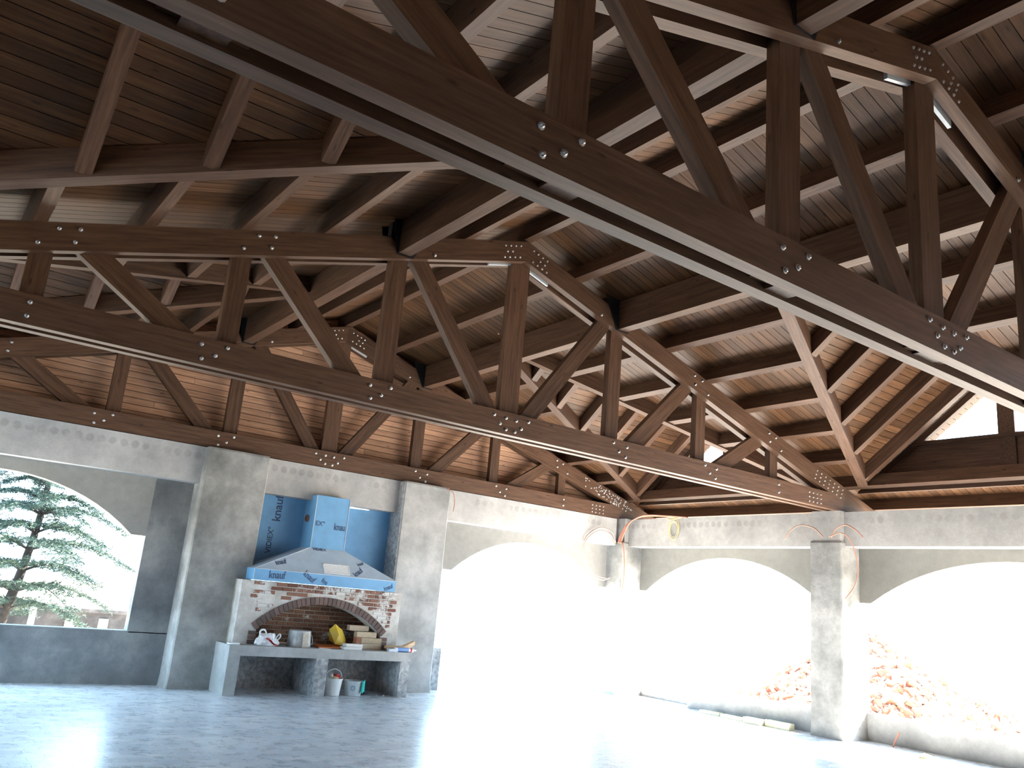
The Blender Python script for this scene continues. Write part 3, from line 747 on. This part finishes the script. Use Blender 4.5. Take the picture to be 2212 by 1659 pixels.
o = link('wood_offcut', mesh([(1.14, -.58, .70), (1.45, -.62, .685), (1.64, -.60, .775), (1.64, -.60, .835), (1.44, -.62, .75), (1.15, -.58, .745), (1.14, -.50, .70), (1.45, -.52, .685), (1.64, -.52, .775), (1.64, -.52, .835), (1.44, -.52, .75), (1.15, -.50, .745)],
     [(0, 1, 4, 5), (1, 2, 3, 4), (6, 7, 10, 11), (7, 8, 9, 10), (0, 1, 7, 6), (1, 2, 8, 7), (2, 3, 9, 8), (3, 4, 10, 9), (4, 5, 11, 10), (5, 0, 6, 11)]), wood('pale_offcut', (.42, .27, .15), (.55, .37, .22), (.66, .47, .30)))
tag(o, 'bent tan wood offcut at the right end of the counter', 'wood')
tb = thing('caulk_tube', (1.36, -.69, ZT), 'white and blue cartridge tube lying at the right end of the counter', 'tube')
RYm = Matrix.Rotation(math.pi/2, 4, 'Y')
link('body', lathemesh([(.032, 0), (.032, .34), (.012, .35), (.009, .40)], 16), M_WHITE, tb, T_((1.22, -.70, ZT+.033)) @ RYm)
link('label_band', lathemesh([(.0335, 0), (.0335, .2)], 16), plain('blue_label', (.25, .42, .78), .5), tb, T_((1.27, -.70, ZT+.033)) @ RYm)
link('label_band', lathemesh([(.0337, 0), (.0337, .03)], 16), M_RED, tb, T_((1.50, -.70, ZT+.033)) @ RYm)
o = box('instruction_card', 1.09, 1.25, -.77, -.70, ZT, ZT+.045, plain('printed_card', (.55, .60, .68), .6, 0, .3, .25, 40)); tag(o, 'small printed grey carton beside the cartridge tube', 'box')
M_PAIL = plain('white_plastic', (.76, .76, .74), .45, 0, .5, .08, 6)
bk = thing('bucket', (.285, -.62, 0), 'white plastic bucket with raised handle and brushes under the counter', 'bucket', 'plastic buckets under the counter')
link('body', lathemesh([(.112, .003), (.136, .23), (.143, .232), (.143, .248), (.132, .248), (.109, .02)], 28), M_PAIL, bk, T_((.285, -.62, 0)))
link('handle', tubemesh(bez([(.145, -.62, .235), (.18, -.62, .33), (.285, -.62, .375), (.39, -.62, .33), (.425, -.62, .235)]), .006), M_PAIL, bk)
o = link('paint_roller', tubemesh(bez([(.22, -.63, .12), (.24, -.64, .25), (.22, -.66, .30)]), .028, 10), M_PAIL); tag(o, 'white roller sleeve sticking out of the handled bucket', 'roller')
o = link('red_rag', blob(.06, .05, .045, 5., .4, 3), M_RED, None, T_((.34, -.60, .235))); tag(o, 'small red rag bunched in the handled bucket', 'rag')
o = link('sponge', blob(.06, .05, .03, 8., .2, 3), plain('yellow_sponge', (.62, .55, .32), .9), None, T_((.28, -.67, .23))); tag(o, 'pale yellow sponge on the rim of the handled bucket', 'sponge')
b2_ = thing('bucket', (.63, -.62, 0), 'translucent grey plastic bucket with a printed ring, draped with a teal cloth', 'bucket', 'plastic buckets under the counter')
link('body', lathemesh([(.122, .003), (.142, .20), (.150, .202), (.150, .218), (.138, .218), (.118, .02)], 28), plain('grey_plastic', (.55, .58, .60), .4, 0, .5, .12, 7), b2_, T_((.63, -.62, 0)))
ringm = tubemesh([(.035*math.cos(a/10*math.pi), 0, .035*math.sin(a/10*math.pi)) for a in range(21)], .005)
link('printed_ring', ringm, plain('teal_print', (.15, .35, .42), .5), b2_, T_((.565, -.742, .12)) @ rotz(-.5))
V = []; F = []
for i in range(7):
    for k in range(9):
        u = i/6; v = k/8; a = -1.15+u*.75
        r = .150+.006*math.sin(u*9)+.008; z = .228-v*.17-.012*math.sin(u*6)
        V.append((.63+r*math.cos(a)*(1+.02*v), -.62+r*math.sin(a)*(1+.02*v), z))
for i in range(6):
    for k in range(8): F.append((i*9+k, (i+1)*9+k, (i+1)*9+k+1, i*9+k+1))
me = mesh(V, F, smooth=True); cl = link('cloth', me, plain('teal_cloth', (.04, .46, .40), .8, 0, .3, .12, 10)); md = cl.modifiers.new('s', 'SOLIDIFY'); md.thickness = .008; md.offset = 1
tag(cl, 'teal green cloth hanging over the rim of the grey bucket', 'cloth')
o = link('bottle', lathemesh([(.035, 0), (.037, .01), (.037, .11), (.014, .15), (.013, .18)], 16), plain('dark_bottle', (.06, .08, .10), .25), None, T_((.86, -.50, .037)) @ rotz(.5) @ Matrix.Rotation(math.pi/2, 4, 'Y')); tag(o, 'small dark bottle lying on the floor beside the grey bucket', 'bottle')
for x, y in ((1.05, -.60), (1.14, -.66)):
    o = link('mortar_crumb', blob(.018, .015, .012, x*7, .3, 2), M_CARD, None, T_((x, y, .002))); tag(o, 'small pale mortar crumb on the floor under the counter', 'crumb', 'crumbs under the counter')

# ------------------------------------------------------------------ foam blocks along the low wall, wires
M_FOAM = plain('cream_foam', (.60, .60, .44), .8, 0, .2, .1)
for k, (y0, y1, x, h, a) in enumerate(((-2.75, -2.35, 6.58, .05, .1), (-3.30, -2.85, 6.52, .055, -.04), (-3.72, -3.38, 6.46, .09, .05), (-4.20, -3.74, 6.55, .10, -.02))):
    o = link('foam_block', boxmesh(-.07, .07, -(y1-y0)/2, (y1-y0)/2, 0, h), M_FOAM, None, T_((x, (y0+y1)/2, 0)) @ rotz(a))
    tag(o, 'cream foam block on the floor along the low wall, %s from the column' % ('fourth', 'third', 'second', 'first')[k], 'foam', 'foam blocks by the low wall')
for k, (x, y, lb) in enumerate(((6.55, -6.35, 'yellowish foam scrap on the floor near the column'), (6.75, -7.45, 'larger yellowish foam scrap against the low arcade wall'))):
    o = link('foam_scrap', blob(.10+.08*k, .07, .035, 3.1*k+1, .45, 3), plain('yellow_foam', (.62, .56, .30), .9), None, T_((x, y, .0))); tag(o, lb, 'foam', 'foam scraps')
M_COPPER = plain('orange_conduit', (.42, .17, .11), .45, 0, .5, .05)
M_CREAMW = plain('cream_wire', (.50, .36, .30), .5)
M_YEL = plain('yellow_wire', (.75, .62, .28), .5)
def wire(lab, pts, r, mat, grp='loose cables at the columns'):
    o = link('cable', tubemesh(bez(pts, 10), r), mat); tag(o, lab, 'cable', grp); return o
for k in range(4):
    d = .028*k
    wire('orange conduit bent from the corner column up onto the arcade beam', [(6.47, -.10-d, 2.94), (6.46, -.17-d, 3.10), (6.45, -.38-d, 3.33+.012*k), (6.46, -.75-d, 3.46+.008*k), (6.56, -1.15-d*2, 3.475), (6.70, -1.5-d*3, 3.452)], .014, M_COPPER)
wire('thin orange cable drooping down the corner column', [(6.47, -.12, 2.95), (6.45, -.26, 2.92), (6.48, -.30, 2.6), (6.49, -.30, 2.3), (6.49, -.27, 2.0)], .012, M_COPPER)
wire('pale cable loop hanging between far beam and corner column', [(6.47, -.03, 2.95), (6.3, -.08, 3.14), (6.0, -.08, 3.20), (5.74, -.06, 3.07), (5.6, -.05, 2.9), (5.59, -.03, 2.6), (5.8, -.03, 2.3), (6.1, -.06, 2.17), (6.30, -.10, 2.23)], .012, M_CREAMW)
wire('second pale cable looping beside the corner column', [(6.47, .0, 2.96), (6.28, -.06, 3.09), (6.0, -.06, 3.14), (5.78, -.04, 3.03), (5.63, -.03, 2.85), (5.65, -.03, 2.6), (5.9, -.03, 2.28), (6.25, -.08, 2.2)], .010, M_CREAMW)
for k, r in enumerate((.16, .13, .18)):
    wire('yellow wire coil hanging from the arcade beam, %s loop' % ('wide', 'inner', 'outer')[k], [(6.66, -1.44+r*.75*math.sin(a/12*2*math.pi), 3.20+.02*k+r*1.15*math.cos(a/12*2*math.pi)) for a in range(13)], .005, M_YEL, 'yellow wire coils')
wire('yellow wire tail tied on the arcade beam top', [(6.66, -1.25, 3.43), (6.66, -1.38, 3.41), (6.67, -1.5, 3.43), (6.67, -1.62, 3.455)], .012, M_YEL, 'yellow wire coils')
wire('thin orange cable arching from the column head toward the corner', [(6.53, -4.80, 3.03), (6.5, -4.65, 3.17), (6.5, -4.40, 3.22), (6.52, -4.2, 3.14), (6.55, -4.05, 2.99)], .009, M_COPPER)
wire('thin orange cable arching from the column head away from the corner', [(6.53, -4.95, 3.02), (6.5, -5.05, 3.15), (6.5, -5.22, 3.21), (6.52, -5.38, 3.13), (6.55, -5.48, 3.02)], .009, M_COPPER)
wire('thin orange cable drooping along the column side', [(6.53, -4.9, 3.03), (6.5, -5.15, 3.08), (6.6, -5.25, 2.95), (6.72, -5.28, 2.6), (6.70, -5.24, 2.3), (6.6, -5.14, 2.08)], .008, M_COPPER)
wire('thin reddish cable hanging off the pier right of the hood', [(2.2, -.18, 3.43), (2.32, -.2, 3.36), (2.40, -.15, 3.2), (2.42, -.1, 3.05)], .008, M_COPPER)
wire('thin red cable stub against the low wall at the column', [(6.79, -4.46, .36), (6.76, -4.44, .2), (6.76, -4.48, .02)], .012, M_COPPER)
wire('short brown cable rising from the floor at the low arcade wall', [(7.0, -5.62, 0), (7.02, -5.66, .12), (7.06, -5.70, .22)], .012, M_COPPER)

# ------------------------------------------------------------------ outside
gm = concrete('sunny_ground', (.42, .38, .32), (.50, .46, .40), (.56, .52, .46), .3, .95, .2)
gr = box('ground', -80, 80, -80, 80, -.6, -.13, gm); tag(gr, kind='structure')
# garden wall beyond the far left opening
M_SHADEST = concrete('shaded_stone', (.035, .036, .04), (.06, .06, .066), (.11, .11, .115), 2.5, .9, .4)  # the wall's shade is put into this dark stone colour
lw = box('garden_wall', -9, 1.2, 5.9, 6.2, -.13, .70, M_SHADEST); tag(lw, 'low grey garden wall with coping beyond the conifer', 'wall')
box('coping', -9, 1.25, 5.84, 6.26, .66, .73, M_SHADEST, lw)
for x in (-2.35, -1.75): box('sunlit_streak', x-.09, x+.09, 5.86, 5.92, -.13, .56, M_PLAST, lw)  # pale strips imitate sunlit patches on the garden wall
pst = box('gate_post', -3.12, -3.02, 5.5, 5.6, -.13, 1.05, M_WHITE); tag(pst, 'white post standing beside the conifer trunk', 'post')
box('post_cap', -3.14, -3.0, 5.48, 5.62, 1.05, 1.09, M_WHITE, pst)
# conifer
random.seed(21)
tree = thing('conifer', (-3.75, 4.2, -.13), 'blue-green conifer with tiered drooping branches outside the arched window', 'tree')
M_BARK = plain('bark', (.030, .029, .029), .95, 0, .2, .3, 14)
def leafm():
    m, t, b = nt('needles'); oi = N(t, 'ShaderNodeNewGeometry')
    c = ramp(t, oi.outputs['Random Per Island'], [(0, (.020, .052, .046)), (.5, (.042, .085, .082)), (.85, (.065, .12, .10)), (1, (.12, .16, .07))])
    t.links.new(c, b.inputs['Base Color']); b.inputs['Roughness'].default_value = .6
    b.inputs['Transmission Weight'].default_value = 0.; return m
M_NEED = leafm()
trunk = bez([(-3.80, 4.2, -.2), (-3.70, 4.2, .56), (-3.60, 4.2, 1.14), (-3.54, 4.2, 1.6), (-3.48, 4.2, 2.2), (-3.46, 4.2, 2.9), (-3.44, 4.2, 3.9), (-3.43, 4.2, 4.8)])
link('trunk', tubemesh(trunk, .10, 10, .03), M_BARK, tree)
NV = []; NF = []
def spray(p, d, L, w):
    """flat spray of needles: a few thin tapering blades around a twig"""
    d = d.normalized(); a = d.cross(Vector((0, 0, 1)));
    a = a.normalized() if a.length > .01 else Vector((1, 0, 0)); b = a.cross(d)
    for k in range(7):
        th = random.uniform(0, 6.283); q = p+d*L*random.uniform(0, .9)
        o = (a*math.cos(th)+b*math.sin(th)*.6)*w+d*L*.35
        s = d.cross(o).normalized()*.006
        n = len(NV); NV.extend([q-s, q+s, q+o]); NF.append((n, n+1, n+2))
        s2 = o.cross(s).normalized()*.006
        n = len(NV); NV.extend([q-s2, q+s2, q+o]); NF.append((n, n+1, n+2))
zt = .75
while zt < 4.7:
    f = (zt+.2)/5.0; idx = min(len(trunk)-1, int(f*len(trunk))); base = min(trunk, key=lambda p: abs(p.z-zt))
    nbr = random.choice((4, 4, 5))
    a0 = random.uniform(0, 6.28)
    Lb = 1.75*(1-max(0, zt-1.2)/5.2)*random.uniform(.8, 1.05)
    for k in range(nbr):
        a = a0+k*6.283/nbr+random.uniform(-.3, .3); L = Lb*random.uniform(.75, 1.1)
        dv = Vector((math.cos(a), math.sin(a), 0))
        p = [base, base+dv*L*.3+Vector((0, 0, .10*L)), base+dv*L*.65+Vector((0, 0, .05*L)), base+dv*L+Vector((0, 0, -.10*L))]
        bz = bez(p, 7); link('branch', tubemesh(bz, .022, 5, .004), M_BARK, tree)
        for q in range(3, len(bz)):
            fr = q/len(bz); t_ = (bz[q]-bz[q-1]).normalized(); sd_ = t_.cross(Vector((0, 0, 1))).normalized()
            for sg in (-1, 1):
                tl_ = L*.34*(1-fr*.55)*random.uniform(.6, 1.1)
                dd = (sd_*sg+t_*.7+Vector((0, 0, random.uniform(-.25, .12)))).normalized()
                m_ = max(2, int(tl_/.05))
                for w_ in range(m_):
                    pp = bz[q]+dd*tl_*(w_/m_)+Vector((random.gauss(0, .012), random.gauss(0, .012), random.gauss(0, .015)))
                    spray(pp, dd+Vector((random.gauss(0, .25), random.gauss(0, .25), random.gauss(0, .2))), .12, .068)
            for e in range(2): spray(bz[q]+Vector((random.gauss(0, .02), random.gauss(0, .02), .01)), t_+Vector((0, 0, .2)), .11, .06)
    zt += random.uniform(.24, .36)
tag(link('foliage', mesh(NV, NF, fix=False), M_NEED, tree), kind='stuff')
# rubble heap outside the arcade
rng = random.Random(5)
def rmat():
    m, t, b = nt('rubble'); g_ = N(t, 'ShaderNodeNewGeometry')
    c = ramp(t, g_.outputs['Random Per Island'], [(0, (.30, .11, .07)), (.3, (.38, .19, .13)), (.7, (.46, .30, .23)), (1, (.6, .5, .42))])
    t.links.new(c, b.inputs['Base Color']); b.inputs['Roughness'].default_value = .95; return m
M_RUB = rmat()
V = []; F = []
HX, HY, HR, HH = 13.2, -1.55, 3.0, 1.75
def hz(x, y):
    d = math.hypot((x-HX)/1.0, (y-HY)/1.0)/HR
    return max(0, HH*(1-d))-.2+.22*noise.noise(Vector((x*.9, y*.9, 1)))
ng = 44
for i in range(ng+1):
    for k in range(ng+1):
        x = HX-HR*1.1+2.2*HR*i/ng; y = HY-HR*1.1+2.2*HR*k/ng; V.append((x, y, hz(x, y)))
for i in range(ng):
    for k in range(ng): F.append((i*(ng+1)+k, (i+1)*(ng+1)+k, (i+1)*(ng+1)+k+1, i*(ng+1)+k+1))
n0 = len(V); V += [(v[0], v[1], -.5) for v in (V[0], V[ng], V[-1], V[ng*(ng+1)])]
hp = thing('rubble_heap', (HX, HY, -.13), 'heap of pinkish brick rubble and earth outside the arcade behind the column', 'rubble')
link('earth', mesh(V[:n0], F, fix=False, smooth=True), plain('pale_red_earth', (.66, .56, .50), .95, 0, .1, .2, 3), hp)
V = []; F = []
for q in range(2600):
    a = rng.uniform(0, 6.283); r = HR*math.sqrt(rng.random())*1.02; x, y = HX+r*math.cos(a), HY+r*math.sin(a); z = hz(x, y)
    if z < -.13: continue
    s = rng.choice((.04, .06, .08, .12)); R3 = Matrix.Rotation(rng.uniform(0, 6), 3, Vector((rng.random(), rng.random(), rng.random()+.1)).normalized())
    n = len(V)
    for X_ in (-1, 1):
        for Y_ in (-1, 1):
            for Z_ in (-1, 1):
                V.append(Vector((x, y, z+.3*s))+R3 @ Vector((X_*s*rng.uniform(.6, 1.2), Y_*s*rng.uniform(.4, .9), Z_*s*rng.uniform(.2, .5))))
    F += [tuple(n+i for i in f) for f in BOX]
tag(link('chunks', mesh(V, F, fix=False), M_RUB, hp), kind='stuff')
